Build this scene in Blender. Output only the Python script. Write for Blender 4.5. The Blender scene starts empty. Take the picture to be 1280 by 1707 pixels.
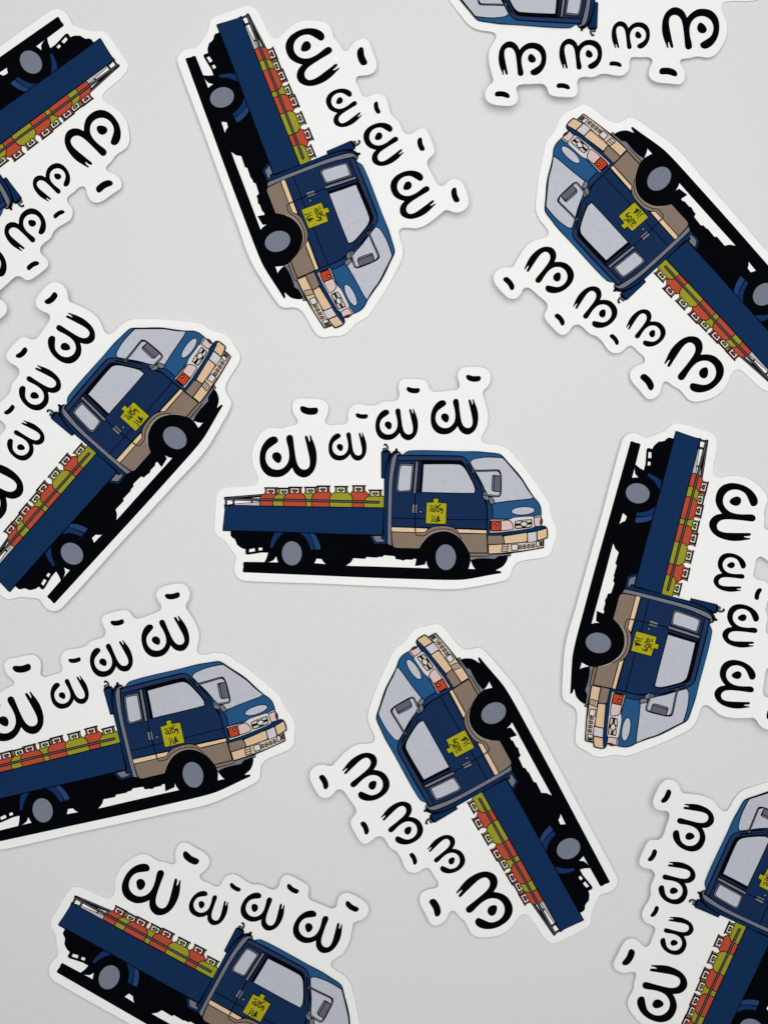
import bpy, bmesh, math, random
from mathutils import Vector, Matrix
from mathutils.geometry import tessellate_polygon

scene = bpy.context.scene
U = 0.00014            # metres per unit of the sticker drawing
W0, H0 = 1280.0, 1707.0

# ------------------------------------------------------------------ camera
cd = bpy.data.cameras.new('camera')
cam = bpy.data.objects.new('camera', cd)
scene.collection.objects.link(cam)
CAM_H = 0.28
cam.location = (0, 0, CAM_H)
cd.sensor_fit = 'VERTICAL'
cd.sensor_height = 24.0
cd.sensor_width = 18.0
cd.lens = 24.0 * CAM_H / (H0 * U)
cd.clip_start = 0.01
cd.clip_end = 20.0
scene.camera = cam

# ------------------------------------------------------------------ light
world = bpy.data.worlds.new('World')
scene.world = world
world.use_nodes = True
bg = world.node_tree.nodes['Background']
bg.inputs[0].default_value = (0.975, 0.995, 1.0, 1)
bg.inputs[1].default_value = 0.24

def area(name, loc, target, size, sizey, power, col):
    ld = bpy.data.lights.new(name, 'AREA')
    ld.shape = 'RECTANGLE'; ld.size = size; ld.size_y = sizey
    ld.energy = power; ld.color = col
    o = bpy.data.objects.new(name, ld)
    scene.collection.objects.link(o)
    o.location = loc
    d = Vector(target) - Vector(loc)
    o.rotation_euler = d.to_track_quat('-Z', 'Y').to_euler()
    return o
area('ceiling_lamp', (0.015, 0.070, 0.37), (0.015, 0.070, 0), 0.38, 0.38, 1.38, (1.0, 0.995, 0.975))

vs = scene.view_settings
scene.display_settings.display_device = 'sRGB'
vs.view_transform = 'Standard'
vs.look = 'None'
vs.exposure = 0.0
vs.gamma = 1.0
vs.use_curve_mapping = False

# ------------------------------------------------------------------ materials
def lin(c):
    return tuple(((v/255.0)/12.92 if v/255.0 <= 0.04045 else ((v/255.0+0.055)/1.055)**2.4) for v in c)

def material(name, rgb, rough=0.5, grain=0.05, gscale=5500.0, mottle=0.03, bump=0.0, spec=0.4, k=1.0):
    m = bpy.data.materials.new(name)
    m.use_nodes = True
    nt = m.node_tree; N = nt.nodes; L = nt.links
    b = N['Principled BSDF']
    b.inputs['Roughness'].default_value = rough
    b.inputs['Specular IOR Level'].default_value = spec
    c = [v*k for v in lin(rgb)]
    tc = N.new('ShaderNodeTexCoord')
    n1 = N.new('ShaderNodeTexNoise'); n1.inputs['Scale'].default_value = gscale
    n1.inputs['Detail'].default_value = 3.0; n1.inputs['Roughness'].default_value = 0.7
    n2 = N.new('ShaderNodeTexNoise'); n2.inputs['Scale'].default_value = 900.0
    n2.inputs['Detail'].default_value = 4.0
    L.new(tc.outputs['Object'], n1.inputs['Vector']); L.new(tc.outputs['Object'], n2.inputs['Vector'])
    r1 = N.new('ShaderNodeMapRange'); r1.inputs[1].default_value = 0.25; r1.inputs[2].default_value = 0.75
    r1.inputs[3].default_value = 1-grain; r1.inputs[4].default_value = 1+grain
    r2 = N.new('ShaderNodeMapRange'); r2.inputs[1].default_value = 0.25; r2.inputs[2].default_value = 0.75
    r2.inputs[3].default_value = 1-mottle; r2.inputs[4].default_value = 1+mottle
    L.new(n1.outputs[0], r1.inputs[0]); L.new(n2.outputs[0], r2.inputs[0])
    mu = N.new('ShaderNodeMath'); mu.operation = 'MULTIPLY'
    L.new(r1.outputs[0], mu.inputs[0]); L.new(r2.outputs[0], mu.inputs[1])
    mx = N.new('ShaderNodeVectorMath'); mx.operation = 'SCALE'
    mx.inputs[0].default_value = c
    L.new(mu.outputs[0], mx.inputs['Scale'])
    L.new(mx.outputs[0], b.inputs['Base Color'])
    if bump:
        bp = N.new('ShaderNodeBump'); bp.inputs['Strength'].default_value = bump
        bp.inputs['Distance'].default_value = 0.00005
        L.new(n1.outputs[0], bp.inputs['Height']); L.new(bp.outputs[0], b.inputs['Normal'])
    return m

PAL = dict(
    paper=(243, 243, 242), black=(7, 8, 12), bed=(21, 48, 86), side=(24, 46, 82), roof=(39, 85, 131),
    trim=(40, 55, 90), pillar=(28, 58, 100), guard=(19, 44, 82), fender=(23, 51, 95), fender_light=(39, 67, 112),
    gray=(118, 119, 130), hub=(119, 124, 139), darkgray=(98, 101, 112), railgray=(102, 99, 103), glass=(189, 191, 202),
    white=(214, 212, 212), platewhite=(205, 200, 208), lightgray=(186, 182, 182), brown=(134, 117, 104), lip=(144, 130, 119),
    cream=(226, 197, 161), tan=(220, 189, 154), pale=(210, 192, 178), orange=(186, 68, 40), pink=(215, 189, 188),
    red=(182, 76, 55), yellow=(153, 150, 46), darkred=(110, 44, 44), sign=(170, 164, 34), bumper=(17, 48, 84))
MAT = {}
for n, c in PAL.items():
    if n == 'paper':
        MAT[n] = material('sticker_paper', c, 0.6, 0.035, 4200, 0.012, 0.25, 0.05)
    elif n == 'black':
        MAT[n] = material('black_ink', c, 0.6, 0.15, 4200, 0.05, 0.25, 0.0)
    else:
        light = sum(c) > 450
        MAT[n] = material(n + '_ink', c, 0.5, 0.12 if light else 0.09, 3600, 0.035, 0.25, 0.0)
MAT['edge'] = material('paper_edge', (222, 221, 218), 0.8, 0.03)

# ------------------------------------------------------------------ drawing helpers
AFF = ((0.99819, 0.0058, -3.18942), (0.00371, 1.00334, -4.91298))
def loc(p):
    x = AFF[0][0]*p[0] + AFF[0][1]*p[1] + AFF[0][2]
    y = AFF[1][0]*p[0] + AFF[1][1]*p[1] + AFF[1][2]
    return ((x-640)*U, (820-y)*U)

ORG = dict(a=(350, 780), b=(500, 780), c=(620, 730), d=(770, 730), e=(620, 840), f=(770, 840), g=(380, 850),
           h=(520, 850), t=(410, 660), u=(530, 640), v=(680, 610))
def P(*args):
    """P('a', x,y, x,y, ..., 'b', x,y ...) -> points; coordinates in eighths from each origin, 'p' = plain units"""
    out = []; o = None; i = 0
    while i < len(args):
        if isinstance(args[i], str):
            o = args[i]; i += 1; continue
        x, y = args[i], args[i+1]; i += 2
        if o == 'p': out.append((x, y))
        else: out.append((ORG[o][0]+x/8.0, ORG[o][1]+y/8.0))
    return out

def smooth(pts, closed=True, n=4, corner=48, keep=()):
    """Catmull-Rom through the points; sharp turns stay corners"""
    m = len(pts); V = [Vector(p) for p in pts]
    def turn(i):
        if not closed and i in (0, m-1): return True
        a = V[i]-V[i-1]; b = V[(i+1) % m]-V[i]
        if a.length < 1e-9 or b.length < 1e-9: return True
        return math.degrees(a.angle(b)) > corner
    C = [turn(i) for i in range(m)]
    out = []
    for i in range(m if closed else m-1):
        p1, p2 = V[i], V[(i+1) % m]
        d = (p2-p1).length
        j0 = (i-1) % m; j3 = (i+2) % m
        if C[i]: t1 = (p2-p1)
        else:
            w = V[(i+1) % m]-V[j0]; t1 = w.normalized()*d
        if C[(i+1) % m]: t2 = (p2-p1)
        else:
            w = V[j3]-V[i]; t2 = w.normalized()*d
        if C[i] and C[(i+1) % m]:
            out.append(p1); continue
        for k in range(n):
            t = k/n; t2_, t3_ = t*t, t*t*t
            out.append(p1*(2*t3_-3*t2_+1)+t1*(t3_-2*t2_+t)+p2*(-2*t3_+3*t2_)+t2*(t3_-t2_))
    if not closed: out.append(V[-1])
    return [(q.x, q.y) for q in out]

def ell(cx, cy, rx, ry, rot=0, n=48):
    r = math.radians(rot); o = []
    for i in range(n):
        a = 2*math.pi*i/n; x, y = rx*math.cos(a), ry*math.sin(a)
        o.append((cx+x*math.cos(r)-y*math.sin(r), cy+x*math.sin(r)+y*math.cos(r)))
    return o

def stroke_poly(pts, w, closed=False):
    V = [Vector(p) for p in pts]
    V = [q for i, q in enumerate(V) if i == 0 or (q-V[i-1]).length > 1e-6]
    m = len(V); Lf = []; Rt = []
    for i in range(m):
        if closed: a = (V[i]-V[i-1]).normalized(); b = (V[(i+1) % m]-V[i]).normalized()
        else:
            a = (V[i]-V[i-1]).normalized() if i > 0 else (V[1]-V[0]).normalized()
            b = (V[i+1]-V[i]).normalized() if i < m-1 else a
        t = (a+b)
        t = t.normalized() if t.length > 1e-6 else a
        nrm = Vector((-t.y, t.x)); cs = max(0.5, abs(nrm.dot(Vector((-a.y, a.x)))))
        Lf.append(V[i]+nrm*w/2/cs); Rt.append(V[i]-nrm*w/2/cs)
    if closed:
        return [[Lf[i], Lf[(i+1) % m], Rt[(i+1) % m], Rt[i]] for i in range(m)]
    quads = [[Lf[i], Lf[i+1], Rt[i+1], Rt[i]] for i in range(m-1)]
    for (c, d) in ((V[0], (V[0]-V[1]).normalized()), (V[-1], (V[-1]-V[-2]).normalized())):
        nn = Vector((-d.y, d.x)); fan = [c+nn*w/2*math.cos(a)+d*w/2*math.sin(a) for a in [math.pi*k/6 for k in range(7)]]
        quads.append(fan)
    return quads

DZ = 0.012e-3
THICK = 0.42e-3
elements = []     # (polys, colour, level, bbox)
class Part:
    def __init__(s, name, parent=None, label=None):
        s.name, s.parent, s.label, s.items = name, parent, label, []
        PARTS.append(s)
    def _add(s, polys, col):
        xs = [q[0] for p in polys for q in p]; ys = [q[1] for p in polys for q in p]
        bb = (min(xs), min(ys), max(xs), max(ys)); lv = 1
        for (c2, l2, b2) in elements:
            if b2[0] < bb[2] and b2[2] > bb[0] and b2[1] < bb[3] and b2[3] > bb[1]:
                lv = max(lv, l2 + (1 if c2 != col else 0))
        elements.append((col, lv, bb))
        z = lv*DZ + (len(elements) % 17)*0.0004e-3
        s.items.append((polys, col, z))
        return s
    def fill(s, col, pts, sm=True, holes=(), corner=48):
        o = smooth(pts, True, 4, corner) if sm else pts
        loops = [o]+[list(h) for h in holes]
        flat = [q for l in loops for q in l]
        tri = tessellate_polygon([[Vector((q[0], q[1], 0)) for q in l] for l in loops])
        return s._add([[flat[i] for i in t] for t in tri], col)
    def line(s, col, w, pts, sm=True, closed=False, corner=48):
        o = smooth(pts, closed, 4, corner) if sm else pts
        return s._add([[(q.x, q.y) for q in p] for p in stroke_poly(o, w, closed)], col)
    def both(s, col, w, pts, sm=True, corner=48):
        """a filled patch with a black contour of width w"""
        s.line('black', w*1.9, pts, sm, True, corner)
        return s.fill(col, pts, sm, (), corner)
PARTS = []

# ------------------------------------------------------------------ the printed artwork
OUTLINE = P('p', 389,950, 393.1,961.3, 401.3,967.3, 411.3,969.2, 460,970.8, 540,973.1, 620,976.3, 680,978.6, 705,979.6, 732.5,981.3, 763.8,980.6,
    786.3,977.3, 811.3,972.8, 838,966.9, 847.5,961.3, 851.3,952.5, 854.5,943.8, 861.3,936.9, 873.8,932.8, 901.3,929, 913.8,924.4,
    918.8,917.5, 921.9,906.3, 926.5,894, 926.3,877.5, 919.4,862.5, 916.8,851, 916.3,842.5, 912.5,832.5, 905.6,822.5, 882.5,788.8, 860,761.3,
    845,746.3, 830,740.6, 811.3,738.8, 805,736.5, 802.5,731, 804,725, 808,717, 812.2,709, 813.8,695, 811.3,678.8, 806.3,661.3, 804.6,655.6,
    806.6,650.3, 813.1,643.8, 817.5,633.8, 816.3,622.5, 810,615.6, 800,612.4, 775,612.3, 767.5,616.3, 763.4,622.5, 763.3,631.3, 766.2,640.5,
    765,646.3, 759.5,650, 742.5,651.9, 727.5,653.3, 720,651.9, 715.6,646.3, 712,637, 705,633.3, 687.5,632.2, 672.5,633.2, 666.5,637.5, 664.6,646,
    666.2,658, 663.2,665.6, 657,668.8, 638.8,669.8, 627.5,675.1, 616.3,676.3, 600,674, 590,675.8, 582.7,682.5, 580.3,690, 580,700.5, 576.5,706.6,
    570,708, 560,707.9, 550,708.9, 543.4,705.6, 542.6,700.3, 547,689.5, 547.8,677.5, 542.5,669.8, 532.5,666, 515,665.2, 497.5,664.5, 491.3,668.8, 488.1,676.3,
    489.1,688.8, 494.6,698, 496.4,703.8, 493.6,708.3, 480,711, 470,714.2, 459,714, 448.8,713.4, 437.5,719.4, 426.3,736.3, 420.6,750, 419.4,766.3,
    421.5,777.5, 427.8,792.5, 429.4,801.3, 425.3,808.4, 415,811, 387.5,812.5, 372.5,815, 363.8,820, 360,827.5, 358.5,842.5, 356.9,867.5,
    356.5,883.8, 360.6,893.3, 373.8,902.8, 381.3,912.8, 390,925, 392.4,931.3, 390.6,939)

# --- lettering (one drawn word at four sizes)
WORD = P('t', 430,600, 420,565, 395,547, 360,543, 312,562, 265,602, 225,657, 195,727, 181,800, 181,880, 195,950, 230,1015, 280,1060, 340,1083,
    400,1088, 470,1078, 530,1045, 575,1005, 613,958, 625,985, 650,1030, 700,1072, 760,1090, 815,1080, 870,1040, 910,985, 935,910, 943,830,
    938,740, 915,650, 885,575, 868,532, 856,522, 849,532, 855,575, 853,610, 845,610, 829,560, 815,535, 800,529, 787,540, 788,570, 800,620,
    820,710, 840,800, 850,870, 845,930, 825,965, 785,983, 745,978, 710,953, 685,910, 668,850, 655,770, 643,680, 635,600, 628,553, 612,529,
    585,520, 555,532, 538,560, 541,605, 560,680, 573,760, 572,830, 555,890, 520,940, 480,970, 430,985, 380,983, 330,962, 290,925, 265,870,
    260,815, 275,750, 305,707, 350,672, 400,637, 423,618)
WDOT = P('t', 347,800, 360,770, 395,753, 435,758, 465,785, 475,825, 465,870, 442,897, 425,899, 395,885, 362,850, 348,822)
DASH = P('t', 727,165, 740,145, 765,140, 800,150, 850,162, 900,160, 945,160, 964,176, 967,205, 950,240, 915,253, 860,257, 810,250, 760,230, 734,200)
def bbox(p): return min(q[0] for q in p), min(q[1] for q in p), max(q[0] for q in p), max(q[1] for q in p)
def refit(pts, src, dst):
    sx = (dst[2]-dst[0])/(src[2]-src[0]); sy = (dst[3]-dst[1])/(src[3]-src[1])
    return [(dst[0]+(x-src[0])*sx, dst[1]+(y-src[1])*sy) for x, y in pts]
wb = bbox(WORD); db = bbox(DASH)
words = [wb, (547.5, 720.5, 611.1, 767.9), (626, 680.7, 697, 733.6), (718.1, 664.4, 797.3, 723.8)]
dashes = [db, (593.2, 689, 613.6, 698.4), (678, 645.4, 700.2, 656), (776.8, 625, 801.4, 636.6)]
for w, d in zip(words, dashes):
    p = Part('handwritten_word'); p.fill('black', refit(WORD, wb, w), corner=62)
    q = Part('dot', p); q.fill('black', refit(WDOT, wb, w))
    Part('accent_mark').fill('black', refit(DASH, db, d))

# --- ground shadow, chassis, wheels
gs = Part('ground_shadow')
gs.fill('black', P('p', 405.2,937.1, 438.8,937.4, 524.4,939, 541.9,940.3, 576.3,942.8, 620,943.9, 680,945.6, 714.4,946.6, 779.4,947.3, 792.5,947.8,
    825,949.8, 833,951, 834.6,952.7, 834,954.4, 817.5,957.2, 786.3,963.1, 770,965.4, 745,966, 707.5,965.2, 620,962.8, 520,959, 404.4,954.6, 403.4,952, 404.5,945, 404,941), corner=40)
ch = Part('undercarriage')
ch.fill('black', P('p', 383.1,885.6, 383.1,893.8, 386,897, 390,899.4, 392.3,904, 393.6,908.5, 398,912, 402.5,915, 408.1,916.3, 407.8,923.1, 409.5,925, 412.5,925.3,
    428.8,922.7, 435,921.6, 445.7,921.9, 443.4,930, 439.6,937.6, 448,937.3, 455,934.4, 459.6,928, 466,940, 522,941, 526.9,931.3, 535,932.3, 538,937,
    542,940.5, 542,946, 576,946, 576.3,942.6, 583.8,937.3, 588.1,930.4, 607.5,931.6, 610,928.4, 627.5,929.5, 630,928.1, 636.3,928.3, 639.4,925.3, 656.9,926.9,
    658.8,931.9, 665,932.4, 671.3,934.3, 675,932.4, 686.3,932.9, 688.8,930.9, 692.9,931.4, 690.6,943.2, 707.5,940.6, 709.4,934.2, 716,944, 735,925, 735,900, 655,900, 640,888, 500,884, 383,882),
    sm=False, holes=[P('a', 515,1090, 585,1075, 595,1115, 515,1128), P('a', 640,1070, 685,1066, 691,1100, 641,1106)])

fw = Part('far_wheel')
fw.fill('black', P('f', 105,735, 180,715, 440,715, 480,680, 600,672, 608,700, 580,770, 530,830, 450,872, 440,884, 180,866, 130,805))
fw.fill('gray', P('f', 105,680, 350,650, 595,640, 595,668, 555,680, 480,688, 455,705, 430,725, 300,716, 190,722, 115,740), corner=30)
fw.both('gray', 1.3, P('f', 606,660, 640,654, 638,672, 630,686, 612,676))

wr = Part('wheel'); wr.fill('black', ell(491.5, 921.5, 32.5, 36.5, 0, 64), sm=False)
Part('hub', wr).fill('hub', ell(485.4, 922.7, 16.5, 20, 0, 56), sm=False)
wf = Part('wheel')
wf.fill('black', P('e', 618,597, 645,560, 680,500, 760,418, 850,375, 945,359, 1040,373, 1130,422, 1210,497, 'f', 55,570, 93,650, 110,740, 95,805, 75,862, 20,930,
    'e', 1000,990, 880,985, 800,935, 752,858, 725,805, 714,752, 640,700), corner=35)
Part('hub', wf).fill('hub', ell(742.1, 928.1, 16.8, 21.3, 0, 56), sm=False)
fd = Part('fender')
fd.fill('fender', P('g', 622,308, 727,308, 690,345, 640,400, 610,455, 587,508, 550,508, 572,410, 595,350), corner=40)
fd = Part('fender')
fd.fill('fender', P('g', 955,312, 1070,312, 1100,370, 1125,440, 1142,530, 1098,532, 1070,450, 1035,385, 1000,345), corner=40)
fd.fill('fender_light', P('g', 1082,318, 1140,318, 1185,385, 1212,450, 1230,523, 1160,530, 1140,450, 1115,380), corner=40)

# --- cargo bed, rails, gas cylinders
bp_ = Part('cargo_bed')
bp_.fill('lightgray', P('a', 370,494, 560,472, 655,464, 655,500, 370,500), sm=False)
bp_.line('black', 1.3, P('a', 240,496, 400,479, 555,464, 665,456), sm=False)
br = Part('cargo_rail')
br.line('black', 4.6, P('a', 195,410, 430,390, 690,368), sm=False)
br.line('railgray', 1.1, P('a', 260,402, 430,387, 690,366), sm=False)
br.line('black', 2.0, P('a', 230,424, 420,412, 690,383), sm=False)
br.line('black', 4.0, P('a', 207,425, 207,492), sm=False)
br.line('railgray', 1.0, P('a', 207,440, 207,482), sm=False)
br.line('black', 4.0, P('a', 309,440, 309,486), sm=False)
br.line('railgray', 1.0, P('a', 309,446, 309,478), sm=False)
br.line('black', 3.0, P('a', 553,443, 553,462), sm=False)

def cylinder(col, body, cx, cy, full=True):
    p = Part('gas_cylinder')
    sil = [(x, y) for x, y in body]
    p.both(col, 1.5, sil, corner=40)
    g = Part('valve_guard', p)
    w, x, y = 23.4, cx, cy
    g.fill('black', [(x-.2, y), (x+w+.2, y), (x+w+.1, y+2), (x+w-1, y+3), (x+w-1, y+8), (x+w, y+12.2), (x, y+12.2), (x+1, y+8), (x+1, y+3), (x-.1, y+2)], sm=False)
    g.fill(col, [(x+1.7, y+2.2), (x+2.9, y+2.2), (x+2.9, y+11.9), (x+1.5, y+11.9), (x+2, y+8)], sm=False)
    g.fill(col, [(x+w-3.3, y+2.2), (x+w-2, y+2.2), (x+w-2.3, y+8), (x+w-1.6, y+11.9), (x+w-3.3, y+11.9)], sm=False)
    g.fill('white', [(x+4.6, y+3), (x+17.4, y+3), (x+17.4, y+10.7), (x+4.6, y+10.7)], sm=False)
    g.fill('black', [(x+6.4, y+5.8), (x+7.8, y+4.5), (x+14.2, y+4.5), (x+15.6, y+5.8), (x+15.6, y+8.6), (x+13.4, y+8.6), (x+13.4, y+11), (x+8.6, y+11), (x+8.6, y+8.6), (x+6.4, y+8.6)], sm=False)
    g.fill(col, [(x+9, y+5.8), (x+13, y+5.8), (x+12, y+7.3), (x+12, y+12.6), (x+10.2, y+12.6), (x+10.2, y+7.3)], sm=False)

def body(x0, x1, cx, cy, yb, l=1, r=1):
    """shouldered bottle outline between x0 and x1 with its collar at (cx, cy)"""
    yt = cy+11.4; ys = yt+9
    return [(x0, yb), (x0, ys), (x0+1.2, ys-3.2), (x0+3.6, ys-6), (cx+1.2, yt), (cx+22.2, yt), (x1-3.6, ys-6), (x1-1.2, ys-3.2), (x1, ys), (x1, yb)]
def flare(x0, x1, cx, cy, yb):
    yt = cy+11.4
    return [(x0+5, yb), (x0+5, yt+10), (x0+2, yt+4.5), (cx+.6, yt), (cx+22.8, yt), (x1+2, yt+4.6), (x1, yt+9), (x1, yb)]
YB = lambda x: 843.2+(x-375)*0.0148
cylinder('yellow', body(501, 534, 506.2, 811.2, YB(517)), 506.2, 811.2)
cylinder('red', flare(581, 612, 586.2, 808.4, YB(597)), 586.2, 808.4)
cylinder('red', body(432.8, 468, 439.8, 812.4, YB(450)), 439.8, 812.4)
cylinder('yellow', body(454.9, 491, 461.8, 813.2, YB(472)), 461.8, 813.2)
cylinder('red', body(519.8, 555, 526.9, 809.2, YB(535)), 526.9, 809.2)
cylinder('red', body(472.5, 508.6, 480, 811.4, YB(490)), 480, 811.4)
cylinder('yellow', body(549.8, 586.2, 556.8, 809.8, YB(568)), 556.8, 809.8)
cylinder('yellow', body(606.8, 646, 613.8, 815.6, YB(625)), 613.8, 815.6)

fr = Part('cargo_rail')
RAIL = P('a', 203,419, 640,428, 1280,435, 'b', 420,443, 800,450, 1045,456)
fr.line('black', 4.7, RAIL, sm=False)
fr.line('railgray', 1.4, RAIL, sm=False)
bp_.fill('black', P('a', 180,494, 660,504, 'b', 0,512, 1112,523, 1112,905, 500,893, 0,872, 'a', 800,862, 162,848, 160,815, 172,720, 182,620, 188,560), sm=False)
bp_.fill('bed', P('a', 192,509, 660,518, 'b', 0,526, 1104,537, 1104,889, 500,877, 0,860, 'a', 800,848, 173,834, 172,800, 182,715, 192,610, 197,555), sm=False)

# --- bulkhead behind the cab
bk = Part('bulkhead')
bk.fill('black', P('c', 120,536, 122,190, 133,172, 150,164, 215,160, 243,171, 252,205, 285,176, 310,166, 345,170, 376,186, 392,214, 400,260, 380,700, 300,1280,
    'e', 300,560, 250,565, 205,545, 'h', 990,462, 830,460, 800,442, 752,345, 'p', 636,893, 639,846, 640,797.5), sm=False)
bk.fill('guard', P('c', 134,196, 236,188, 205,280, 180,380, 163,520, 132,524), corner=30)
bk.fill('guard', P('c', 252,250, 262,232, 275,212, 300,190, 262,262, 243,310, 230,400, 215,520, 205,700, 200,900, 193,1280, 'e', 190,525, 'h', 985,448, 832,450,
    765,348, 795,346, 820,395, 845,424, 900,426, 962,418, 'e', 160,470, 130,440, 157,400, 'c', 157,1240, 157,1060, 160,800, 168,640, 182,480, 210,340), corner=30)
bk.fill('gray', P('c', 350,196, 376,208, 345,232, 328,290, 318,340, 290,430, 276,520, 262,700, 258,900, 252,1120, 'e', 246,400, 252,552, 205,528, 207,300, 'c', 210,1060,
    217,800, 225,600, 240,440, 256,330, 272,270, 300,225), corner=40)
bk.fill('gray', P('h', 805,348, 915,348, 915,378, 930,392, 955,396, 957,412, 930,420, 855,423, 838,405), corner=30)
hk = Part('hook', bk)
hk.line('black', 3.0, P('c', 168,92, 178,84, 194,94, 207,122, 206,150, 200,165))
hk.line('black', 5.0, P('c', 160,150, 200,150), sm=False)
hk.line('gray', 1.8, P('c', 163,152, 200,146), sm=False)
hk.line('gray', 1.2, P('c', 186,100, 196,118, 196,145))
hk.fill('black', P('c', 300,175, 312,150, 315,138, 328,132, 342,142, 343,160, 348,178))

# --- cab
cab = Part('cab')
cab.fill('black', P('p', 662,757, 666,757.5, 671.9,756.3, 676.3,753.1, 682.5,750.6, 713.8,749.9, 770,751.3, 795,751.3, 813.8,752.9, 832.5,755.2, 838.3,759.2,
    847.6,769.8, 860.2,783.6, 870.2,796, 880.3,812.3, 890.2,827.2, 897.8,836.2, 901.6,845, 902.3,856.3, 901.8,861, 903.6,864, 904.3,868, 903.4,872, 902,874.2,
    908.8,875.4, 911.5,878.5, 912.9,884, 912.8,893.8, 911.6,896, 906.5,897.7, 906,911.3, 904,912.6, 850,921.5, 813.1,923.6, 814.6,926.6, 781.5,927,
    780,914, 771,901, 761,892, 750,886, 738,884, 726,886, 714.5,891.5, 704.5,901.5, 697.8,914.6, 680,914.2, 657.5,914.2, 653.6,911, 652,900, 651.2,880, 652,840, 654,800, 658,775), corner=30)
# bright front face and roof
cab.fill('roof', P('c', 412,216, 455,195, 505,174, 750,171, 1280,181, 'd', 200,184, 350,196, 495,213, 528,238, 560,290, 690,450, 765,545, 845,670, 930,792, 950,790, 1010,858,
    1040,925, 1046,1012, 960,1032, 900,1046, 690,1060, 640,1070, 370,1076, 365,1270, 335,1275, 330,930, 310,840, 260,730, 150,480, 60,310, 0,255, 'c', 1170,240, 345,232), corner=30)
cab.fill('bumper', P('f', 335,200, 366,200, 360,380, 440,385, 690,350, 690,340, 950,300, 1050,284, 1105,294, 1124,312, 1000,341, 860,366, 700,390, 545,408, 335,408), sm=False)
# dark pillar strip between door and windscreen
cab.fill('pillar', P('d', 95,330, 115,330, 160,430, 250,590, 340,750, 370,860, 392,910, 400,960, 398,1060, 366,1070, 360,1262, 335,1270, 328,930, 310,840, 262,730, 165,500), corner=30)
cab.fill('side', P('c', 352,240, 1165,246, 1220,262, 1270,305, 'd', 50,345, 110,460, 165,560, 230,680, 265,760, 300,850, 318,905, 324,960, 320,1205, 'c', 1280,1195, 258,1178,
    262,920, 280,600, 300,450, 325,345), corner=30)
cab.fill('trim', P('c', 352,241, 1165,246, 1220,262, 1268,300, 'd', 50,335, 105,440, 165,552, 220,655, 180,640, 120,520, 60,410, 0,335, 'c', 1170,296, 345,290), corner=30)
TL = P('p', 662.8,759.2, 695,758.6, 740,759, 766,759.6, 773,761.6, 779,766.8, 783,774.5, 790,788, 799,806, 804,820, 808.5,832, 811,840, 811.6,850, 811.2,880, 811,922.5)
cab.line('black', 1.8, TL)
cab.line('black', 1.6, P('p', 663.2,767.1, 700,767, 765,767.5, 772,770.5, 778,781, 785,794, 792,808, 795.5,814))
cab.line('black', 1.5, P('d', 175,470, 250,600, 340,750, 375,860, 398,905, 405,960, 402,1070))
cab.line('black', 1.4, P('c', 258,1067, 710,1075, 990,1081, 'd', 320,1085), sm=False)
cab.line('black', 1.4, P('d', 360,1078, 480,1072, 640,1070, 690,1052, 850,1042, 945,1038, 985,1022, 1046,1018))

# sill: cream stripe, brown skirt and wheel-arch lip
st = Part('stripe', cab)
st.fill('cream', P('c', 260,1190, 500,1197, 738,1206, 700,1252, 'e', 500,370, 260,362), sm=False)
st.fill('cream', P('e', 1118,332, 1280,337, 'f', 120,340, 320,346, 320,384, 'e', 1280,379, 1160,377), sm=False)
sk = Part('skirt', cab)
sk.fill('brown', P('e', 260,376, 500,380, 702,384, 740,342, 790,312, 850,298, 960,293, 1050,306, 1110,338, 1155,390, 'f', 0,393, 320,397, 328,640, 92,640, 60,575,
    'e', 1215,495, 1130,420, 1040,371, 945,357, 850,373, 760,416, 680,498, 622,588, 460,584, 310,580, 285,568, 272,545, 266,480), corner=30)
sk.fill('lip', P('e', 705,424, 760,384, 850,347, 950,337, 1050,352, 1130,400, 1190,462, 1215,495, 1130,420, 1040,371, 945,357, 850,373, 760,416, 680,498, 640,555, 660,500), corner=30)
sk.fill('brown', P('f', 97,655, 344,655, 350,684, 104,684), sm=False)
sk.line('black', 1.5, P('f', 85,646, 330,646), sm=False)
sk.line('black', 1.6, P('e', 258,303, 740,311), sm=False)
sk.line('black', 1.4, P('e', 258,369, 500,374, 702,378, 742,335, 790,306, 850,291, 960,285, 1050,298, 1113,331, 1158,383, 'f', 0,388, 325,391), corner=40)
sk.line('black', 1.4, P('e', 1110,325, 1280,330, 'f', 325,337), sm=False)
sk.line('black', 1.3, P('e', 578,330, 574,380, 580,406, 610,417, 700,418, 735,392, 760,372, 850,338, 950,328, 1050,343, 1130,390, 1195,462), corner=60)

# windows
WS = P('d', 112,315, 150,285, 240,265, 320,256, 440,257, 545,266, 620,352, 715,462, 795,560, 868,680, 946,783, 900,798, 640,825, 440,853, 410,790, 340,740, 285,630, 240,540, 160,405)
ws = Part('windscreen', cab)
ws.fill('black', P('d', 96,310, 140,278, 235,254, 320,243, 440,243, 550,254, 630,345, 725,455, 805,552, 880,672, 962,786, 905,810, 640,838, 430,868, 398,800, 330,750, 272,636, 228,546, 148,410), corner=40)
ws.fill('glass', WS, corner=40)
sw = Part('side_window', cab)
sw.fill('black', P('p', 699.2,767, 765,767, 772,770.6, 778.4,781.5, 786,796, 791.5,808, 792.6,822.4, 770,822.3, 697.5,820.6, 699,790), corner=40)
sw.fill('side', P('c', 634,315, 655,315, 640,520, 620,712, 596,712, 616,480), sm=False)
sw.line('black', 1.3, P('c', 634,310, 617,480, 597,720), sm=False)
sw.fill('glass', P('p', 706.3,773.8, 735,773.4, 763.8,773.8, 769.5,775.9, 774.8,781.3, 780.5,791, 790.3,811.5, 790.5,820.6, 770,820.7, 703.1,819.3, 705,795), corner=40)
qw = Part('quarter_window', cab)
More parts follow.
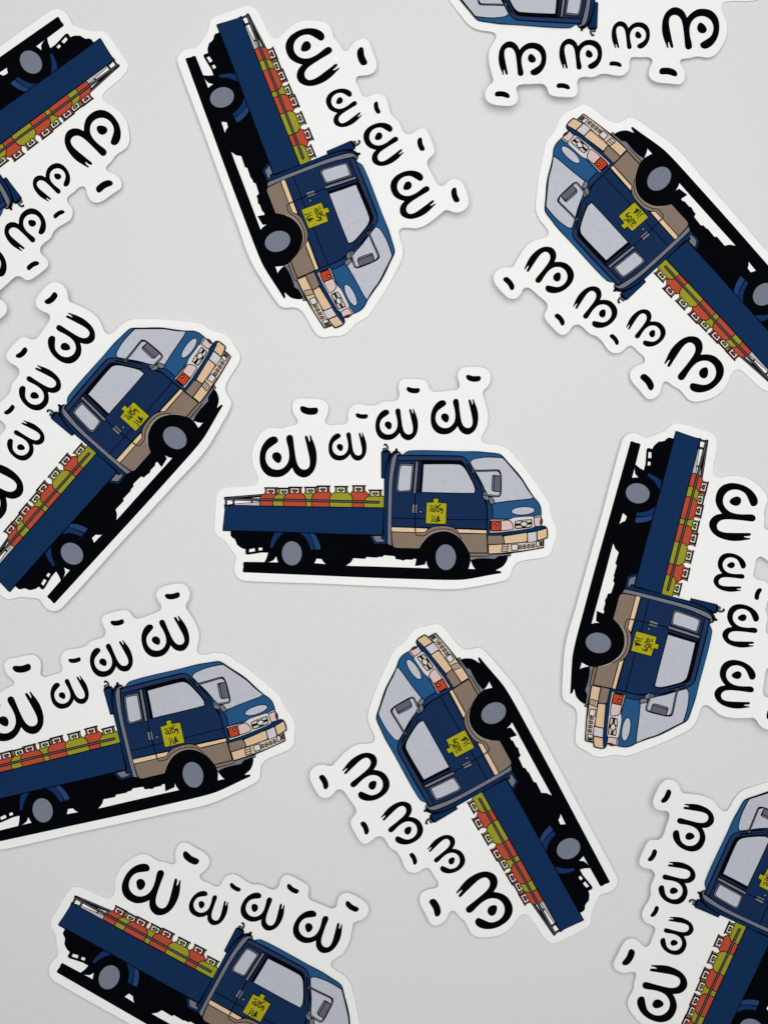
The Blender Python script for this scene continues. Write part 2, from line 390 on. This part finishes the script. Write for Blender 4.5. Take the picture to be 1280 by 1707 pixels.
qo = P('c', 366,362, 385,345, 470,342, 553,348, 556,372, 540,520, 522,690, 500,712, 430,718, 350,718, 327,700, 324,660, 335,560, 350,440)
qw.both('darkgray', 1.6, qo, corner=60)
qw.fill('black', P('c', 374,378, 392,360, 470,358, 543,362, 545,378, 530,520, 512,690, 495,700, 430,708, 358,708, 340,690, 337,655, 346,560, 360,440), corner=60)
qw.fill('glass', P('c', 384,378, 395,368, 470,367, 535,373, 520,520, 504,682, 490,690, 430,697, 366,698, 350,682, 346,655, 356,560, 370,440), corner=60)
pl = Part('door_pillar', cab)
pl.both('gray', 1.5, P('c', 590,312, 614,314, 606,420, 594,560, 577,734, 552,735, 562,600, 576,440), corner=40)
pl.line('black', 1.4, P('c', 574,735, 570,880, 570,1050, 570,1240), sm=False)
hd = Part('door_handle', cab)
hd.fill('black', P('c', 530,874, 604,878, 598,1004, 520,998), sm=False)
hd.fill('gray', P('c', 540,882, 563,884, 559,994, 531,990), sm=False)
hd.fill('gray', P('c', 581,884, 598,885, 592,997, 577,996), sm=False)
hd.fill('black', ell(700.4, 852.3, 3.1, 2.9, 0, 20), sm=False)
hd.fill('gray', ell(700.6, 852.4, 1.9, 1.7, 0, 16), sm=False)

# yellow cylinder-shaped door sign with its handwritten lettering
sg = Part('door_sign', cab)
sg.fill('black', P('c', 806,795, 892,795, 890,849, 1001,857, 989,1146, 707,1141, 719,851, 808,849), sm=False)
sg.fill('sign', P('c', 819,806, 882,806, 876,860, 990,868, 978,1139, 715,1133, 728,860, 819,858), sm=False)
TX = 1.65
for s in ((838,895, 838,940, 834,972, 822,982, 808,972),
          (862,897, 860,940, 862,970, 872,980, 890,972, 899,956, 894,938, 880,925, 872,915, 890,900, 912,878),
          (932,962, 918,956, 910,944, 920,934, 934,942, 938,960, 934,985, 922,1003),
          (808,972, 812,950, 806,930, 790,934, 774,952, 776,968, 790,972, 806,966)):
    sg.line('black', TX, P('c', *s))
for s in ((772,906, 778,905), (794,902, 800,901)):
    sg.line('black', TX*1.2, P('c', *s), sm=False)
for s in ((828,1044, 832,1080, 836,1110, 848,1116, 868,1110, 892,1100, 904,1092), (896,1094, 880,1080, 866,1074, 858,1084, 866,1096, 886,1094, 882,1072, 868,1060, 880,1052, 892,1060),
          (798,1062, 804,1085, 800,1108, 786,1116)):
    sg.line('black', TX, P('c', *s))
for s in ((796,1038, 800,1037), (876,1040, 881,1040)):
    sg.line('black', TX*1.2, P('c', *s), sm=False)

# mirror and wiper base
mr = Part('mirror')
mr.fill('black', P('d', 322,790, 345,770, 412,775, 418,810, 440,866, 435,876, 385,882, 362,862, 335,812), corner=40)
mr.fill('gray', P('d', 358,788, 402,784, 410,815, 430,860, 392,870, 370,850), corner=40)
mr.both('gray', 1.3, P('d', 285,720, 318,716, 322,740, 355,790, 350,816, 330,818, 300,806, 276,760))
mr.both('darkgray', 1.2, P('d', 112,428, 135,408, 160,416, 165,440, 148,460, 128,450))
ARM = P('d', 118,432, 300,430, 478,426, 498,440, 511,480, 514,600, 511,700, 505,745, 490,765, 440,767, 280,748)
mr.line('black', 3.6, ARM, corner=70)
mr.line('darkgray', 1.0, P('d', 130,434, 300,433, 470,430), sm=False)
mr.line('gray', 1.4, P('d', 285,747, 440,765, 480,762, 496,750, 500,715), corner=70)
mr.fill('platewhite', P('d', 487,492, 492,465, 504,475, 504,494), sm=False)
hd2 = Part('mirror_head', mr)
hd2.fill('black', P('d', 402,492, 418,486, 522,492, 516,712, 424,708, 398,690, 392,665, 396,560), corner=50)
hd2.fill('gray', P('d', 410,502, 422,502, 414,690, 403,672, 404,590), corner=50)
hd2.fill('darkgray', P('d', 436,504, 511,504, 505,703, 426,693, 430,600), corner=50)

# badge, lamps, grille, bumper
bd = Part('badge')
bd.fill('black', ell(871.5, 850.3, 20.4, 7.6, -4, 40), sm=False)
bd.fill('glass', ell(871.5, 850.3, 18.8, 6.1, -4, 40), sm=False)
gl = Part('grille')
gl.fill('white', P('d', 376,1084, 500,1084, 625,1080, 690,1056, 800,1046, 930,1038, 945,1050, 985,1030, 1046,1024, 1050,1060, 1050,1166, 960,1172, 930,1188, 800,1210, 695,1224, 660,1232, 520,1246, 370,1254, 372,1150), corner=40)
gl.line('black', 1.3, P('d', 372,1080, 366,1262, 520,1252, 690,1230), sm=False)
gl.fill('black', P('d', 705,1100, 800,1082, 925,1072, 932,1085, 930,1182, 880,1192, 712,1208, 700,1190, 698,1110), corner=60)
gl.fill('pale', P('d', 712,1108, 790,1096, 778,1124, 765,1130, 712,1132), sm=False)
gl.fill('pale', P('d', 868,1088, 916,1084, 916,1112, 872,1118, 855,1105), sm=False)
gl.fill('pale', P('d', 716,1165, 775,1160, 800,1178, 790,1184, 718,1194), sm=False)
gl.fill('pale', P('d', 860,1150, 918,1144, 920,1168, 880,1178, 845,1178), sm=False)
gl.fill('pale', P('d', 800,1090, 860,1084, 855,1094, 830,1100, 805,1104), sm=False)
gl.line('black', 1.6, P('d', 705,1143, 770,1140, 800,1108, 830,1100, 862,1120, 872,1134, 928,1130), sm=False)
gl.line('black', 1.6, P('d', 770,1144, 805,1166, 830,1172, 855,1156, 872,1134), sm=False)
gl.fill('white', P('d', 780,1142, 805,1116, 830,1108, 855,1124, 864,1136, 848,1156, 828,1166, 805,1160), corner=40)
hl = Part('headlight')
hl.fill('black', P('d', 376,1104, 385,1092, 512,1090, 625,1084, 655,1104, 676,1140, 688,1196, 678,1216, 620,1226, 520,1236, 385,1240, 374,1228), corner=50)
hl.fill('pink', P('d', 522,1102, 620,1095, 645,1112, 664,1145, 676,1194, 668,1206, 620,1214, 522,1223), corner=50)
ts = Part('turn_signal', hl)
ts.fill('orange', P('d', 390,1106, 508,1102, 506,1222, 388,1228), sm=False)
ts.line('black', 1.7, P('d', 446,1130, 466,1120, 486,1126, 484,1144, 464,1158, 448,1148), closed=True)
ts.fill('white', P('d', 455,1137, 468,1131, 477,1134, 475,1141, 464,1147))
hl = Part('headlight')
hl.fill('black', P('d', 950,1062, 962,1046, 1000,1036, 1052,1034, 1068,1085, 1060,1145, 1046,1172, 968,1178, 958,1160, 950,1100), corner=50)
hl.fill('pink', P('d', 962,1066, 972,1056, 1038,1046, 1044,1062, 1036,1090, 1034,1130, 1044,1160, 972,1164, 966,1130), corner=50)
hl.fill('darkred', P('d', 1050,1062, 1058,1085, 1056,1125, 1048,1142, 1042,1110, 1044,1080))
bm = Part('front_bumper')
bm.fill('brown', P('f', 342,418, 440,417, 522,414, 540,440, 552,518, 440,528, 340,532), corner=50)
bm.fill('tan', P('f', 555,426, 700,404, 856,378, 860,420, 858,488, 700,510, 566,520, 560,470), sm=False)
bm.fill('tan', P('f', 1002,354, 1060,340, 1112,322, 1124,328, 1126,428, 1080,450, 1002,472), sm=False)
bm.fill('tan', P('f', 350,544, 440,540, 530,532, 640,520, 640,628, 500,644, 352,652, 352,600), sm=False)
bm.fill('pale', P('f', 640,520, 760,508, 880,508, 975,496, 1076,470, 1076,560, 960,586, 800,612, 640,628), sm=False)
for y in (546, 577, 608):
    bm.both('pale', 1.5, P('f', 540-(y-546)*.16,y-9, 604-(y-546)*.16,y-11, 602-(y-546)*.16,y+9, 538-(y-546)*.16,y+11), sm=False)
bm.both('white', 1.6, P('f', 656,538, 732,532, 732,600, 662,604), corner=80)
for i, (x, y) in enumerate(((768, 567), (824, 560), (882, 553), (940, 546))):
    for dy, r in ((-12, 15), (13, 17)):
        bm.line('black', 1.6, [(770+(x+(2 if dy < 0 else 0)+qx)/8, 840+(y+dy+qy)/8) for qx, qy in ell(0, 0, r+2, 12, -8, 14)], sm=False, closed=True)
bm.both('white', 1.6, P('f', 988,496, 1022,490, 1020,548, 990,554), sm=False)
bm.fill('black', P('f', 1036,488, 1080,474, 1080,548, 1036,556), sm=False)
bm.fill('pale', P('f', 1062,490, 1066,489, 1066,538, 1062,540), sm=False)
np_ = Part('number_plate', bm)
np_.fill('black', P('f', 858,374, 1000,352, 1002,486, 862,508), sm=False)
np_.fill('platewhite', P('f', 872,380, 984,360, 986,482, 876,500), sm=False)
bm.line('black', 1.5, P('f', 338,536, 440,533, 560,524, 862,498), sm=False)
bm.line('black', 1.2, P('f', 985,490, 1080,462), sm=False)

# ------------------------------------------------------------------ meshes
YT = [0.0]
def lift(x, y):
    """gentle curl of the card: the lettering side and the lower edge rise off the table"""
    t = max(0.0, (y-0.002)/0.027); b = max(0.0, (-y-0.008)/0.014)
    return 2.5e-3*t**1.6 + 1.0e-3*b*b

def finish(bm_):
    ys = [v.co.y for v in bm_.verts]
    if not ys: return
    y0, y1 = min(ys), max(ys); step = 0.0015
    k = math.ceil(y0/step)
    while k*step < y1:
        if k*step > y0+1e-6 and (k*step > 0.001 or k*step < -0.007):
            bmesh.ops.bisect_plane(bm_, geom=bm_.verts[:]+bm_.edges[:]+bm_.faces[:], dist=1e-8, plane_co=(0, k*step, 0), plane_no=(0, 1, 0))
        k += 1
    for v in bm_.verts:
        v.co.z += lift(v.co.x, v.co.y)

def link(name, me, parent):
    o = bpy.data.objects.new(name, me)
    scene.collection.objects.link(o)
    o.parent = parent
    return o

def build_part(p, parent):
    b = bmesh.new(); cols = []
    for polys, col, z in p.items:
        if col not in cols: cols.append(col)
        mi = cols.index(col); cache = {}
        for poly in polys:
            vs_ = []
            for q in poly:
                x, y = loc(q); key = (round(x, 8), round(y, 8))
                if key not in cache: cache[key] = b.verts.new((x, y, THICK+z))
                if not vs_ or cache[key] is not vs_[-1]: vs_.append(cache[key])
            if len(set(vs_)) < 3 or len(set(vs_)) != len(vs_): continue
            try: f = b.faces.new(vs_)
            except ValueError: continue
            f.material_index = mi
    b.normal_update()
    for f in b.faces:
        if f.normal.z < 0: f.normal_flip()
    finish(b)
    me = bpy.data.meshes.new(p.name)
    b.to_mesh(me); b.free()
    for c in cols: me.materials.append(MAT[c])
    o = link(p.name, me, parent)
    if p.label: o['label'] = p.label
    return o

def build_backing(parent):
    pts = smooth(OUTLINE, True, 4, 75)
    rnd = random.Random(4)
    q = [Vector(loc(p)) for p in pts]
    if sum(q[i].x*q[(i+1) % len(q)].y-q[(i+1) % len(q)].x*q[i].y for i in range(len(q))) < 0: q.reverse()
    m = len(q); nr = []
    for i in range(m):
        t = (q[(i+1) % m]-q[i-1]).normalized(); nr.append(Vector((t.y, -t.x)))
    q = [q[i]+nr[i]*rnd.uniform(-0.000018, 0.000020) for i in range(m)]
    b = bmesh.new()
    rings = []
    for off, z in ((-0.00003, 0.00003), (0.0, 0.00006), (0.0, THICK-0.00007), (-0.00003, THICK-0.00002), (-0.00009, THICK)):
        rings.append([b.verts.new((q[i].x+nr[i].x*off, q[i].y+nr[i].y*off, z)) for i in range(m)])
    for r in range(4):
        for i in range(m):
            f = b.faces.new((rings[r][i], rings[r][(i+1) % m], rings[r+1][(i+1) % m], rings[r+1][i]))
            f.material_index = 1 if r < 2 else 0; f.smooth = True
    for ring, up in ((rings[4], True), (rings[0], False)):
        for t in tessellate_polygon([[v.co.copy() for v in ring]]):
            try: f = b.faces.new([ring[i] for i in t])
            except ValueError: continue
            f.normal_update()
            if (f.normal.z > 0) != up: f.normal_flip()
            f.material_index = 0 if up else 1
    finish(b)
    me = bpy.data.meshes.new('paper_backing')
    b.to_mesh(me); b.free()
    me.materials.append(MAT['paper']); me.materials.append(MAT['edge'])
    return link('paper_backing', me, parent)

# ------------------------------------------------------------------ table
tb = bmesh.new()
R = 0.9
tb.faces.new([tb.verts.new(c) for c in ((-R, -R, 0), (R, -R, 0), (R, R, 0), (-R, R, 0))])
me = bpy.data.meshes.new('tabletop'); tb.to_mesh(me); tb.free()
tm = material('pale_table', (222, 222, 223), 0.6, 0.06, 2400, 0.010, 0.12, 0.05)
# a few dark dust specks sunk into the pale surface
nt = tm.node_tree; nb = nt.nodes['Principled BSDF']
src = nb.inputs['Base Color'].links[0].from_socket
vt = nt.nodes.new('ShaderNodeTexVoronoi'); vt.inputs['Scale'].default_value = 42.0
vt.inputs['Randomness'].default_value = 1.0
wn = nt.nodes.new('ShaderNodeTexNoise'); wn.inputs['Scale'].default_value = 2200.0
tc = nt.nodes.new('ShaderNodeTexCoord')
wm = nt.nodes.new('ShaderNodeVectorMath'); wm.operation = 'MULTIPLY_ADD'
wm.inputs[1].default_value = (0.0003, 0.0003, 0.0)
nt.links.new(tc.outputs['Object'], wn.inputs['Vector'])
nt.links.new(wn.outputs['Color'], wm.inputs[0]); nt.links.new(tc.outputs['Object'], wm.inputs[2])
nt.links.new(wm.outputs[0], vt.inputs['Vector'])
mr_ = nt.nodes.new('ShaderNodeMapRange'); mr_.inputs[1].default_value = 0.006; mr_.inputs[2].default_value = 0.014
mr_.inputs[3].default_value = 0.55; mr_.inputs[4].default_value = 1.0
nt.links.new(vt.outputs['Distance'], mr_.inputs[0])
sc_ = nt.nodes.new('ShaderNodeVectorMath'); sc_.operation = 'SCALE'
nt.links.new(src, sc_.inputs[0]); nt.links.new(mr_.outputs[0], sc_.inputs['Scale'])
nt.links.new(sc_.outputs[0], nb.inputs['Base Color'])
me.materials.append(tm)
tab = bpy.data.objects.new('tabletop', me); scene.collection.objects.link(tab)
tab['kind'] = 'structure'

# ------------------------------------------------------------------ the first sticker, then its copies
GROUP = 'die cut truck stickers scattered on the white table'
root = bpy.data.objects.new('truck_sticker', None)
scene.collection.objects.link(root)
root.empty_display_size = 0.01
build_backing(root)
made = {}
for p in PARTS:
    made[id(p)] = build_part(p, made[id(p.parent)] if p.parent else root)

def tree(o, parent=None):
    c = o.copy(); scene.collection.objects.link(c); c.parent = parent
    for k in list(o.children): tree(k, c)
    return c

# centre x, y and turn of each sticker, its length and height factors, how much it curls
LAYOUT = [
 (639.93, 820.19, 0.01, 0.9981, 0.9947, 0.75, 'whole truck sticker lying level in the middle of the group'),
 (-5.5, 280.97, 142.44, 1.0042, 1.0039, 1.01, 'truck sticker in the top left corner, its cab cut off by the left edge'),
 (525.03, 266.54, 67.48, 1.0017, 1.0034, 1.13, 'whole truck sticker at the top, cab pointing down and lettering on its right'),
 (992.19, -17.0, -177.29, 1.0022, 1.0005, 1.15, 'upside down truck sticker cut off by the top edge, mostly its lettering showing'),
 (1089.11, 451.09, -133.74, 1.0132, 1.0143, 0.9, 'upside down truck sticker at the upper right, its tail cut off by the right edge'),
 (142.58, 738.54, -49.83, 1.004, 1.0059, 1.35, 'truck sticker climbing steeply to the right, left of the level middle one'),
 (1126.0, 995.73, 103.32, 1.0026, 1.0047, 1.26, 'nose down truck sticker at the right edge, its lettering partly cut off'),
 (195.46, 1211.81, -14.75, 1.0016, 0.9945, 0.93, 'slightly nose up truck sticker at the lower left, its tail cut off'),
 (779.86, 1332.26, -120.28, 1.0051, 1.0017, 0.96, 'whole truck sticker below the level middle one, cab up and tail down right'),
 (367.45, 1606.55, 27.4, 1.0027, 1.0052, 0.9, 'nose down truck sticker at the bottom left, its cab cut off by the bottom edge'),
 (1218.2, 1532.83, -66.28, 0.9919, 0.9934, 1.14, 'truck sticker in the bottom right corner, its lettering on the left'),
]
roots = [root]+[tree(root) for _ in LAYOUT[1:]]
for r, (x, y, a, sx, sy, sz, lab) in zip(roots, LAYOUT):
    r.location = ((x-W0/2)*U, (H0/2-y)*U, 0.0)
    r.rotation_euler = (0, 0, math.radians(-a))
    r.scale = (sx, sy, sz)
    r['label'] = lab; r['category'] = 'sticker'; r['group'] = GROUP
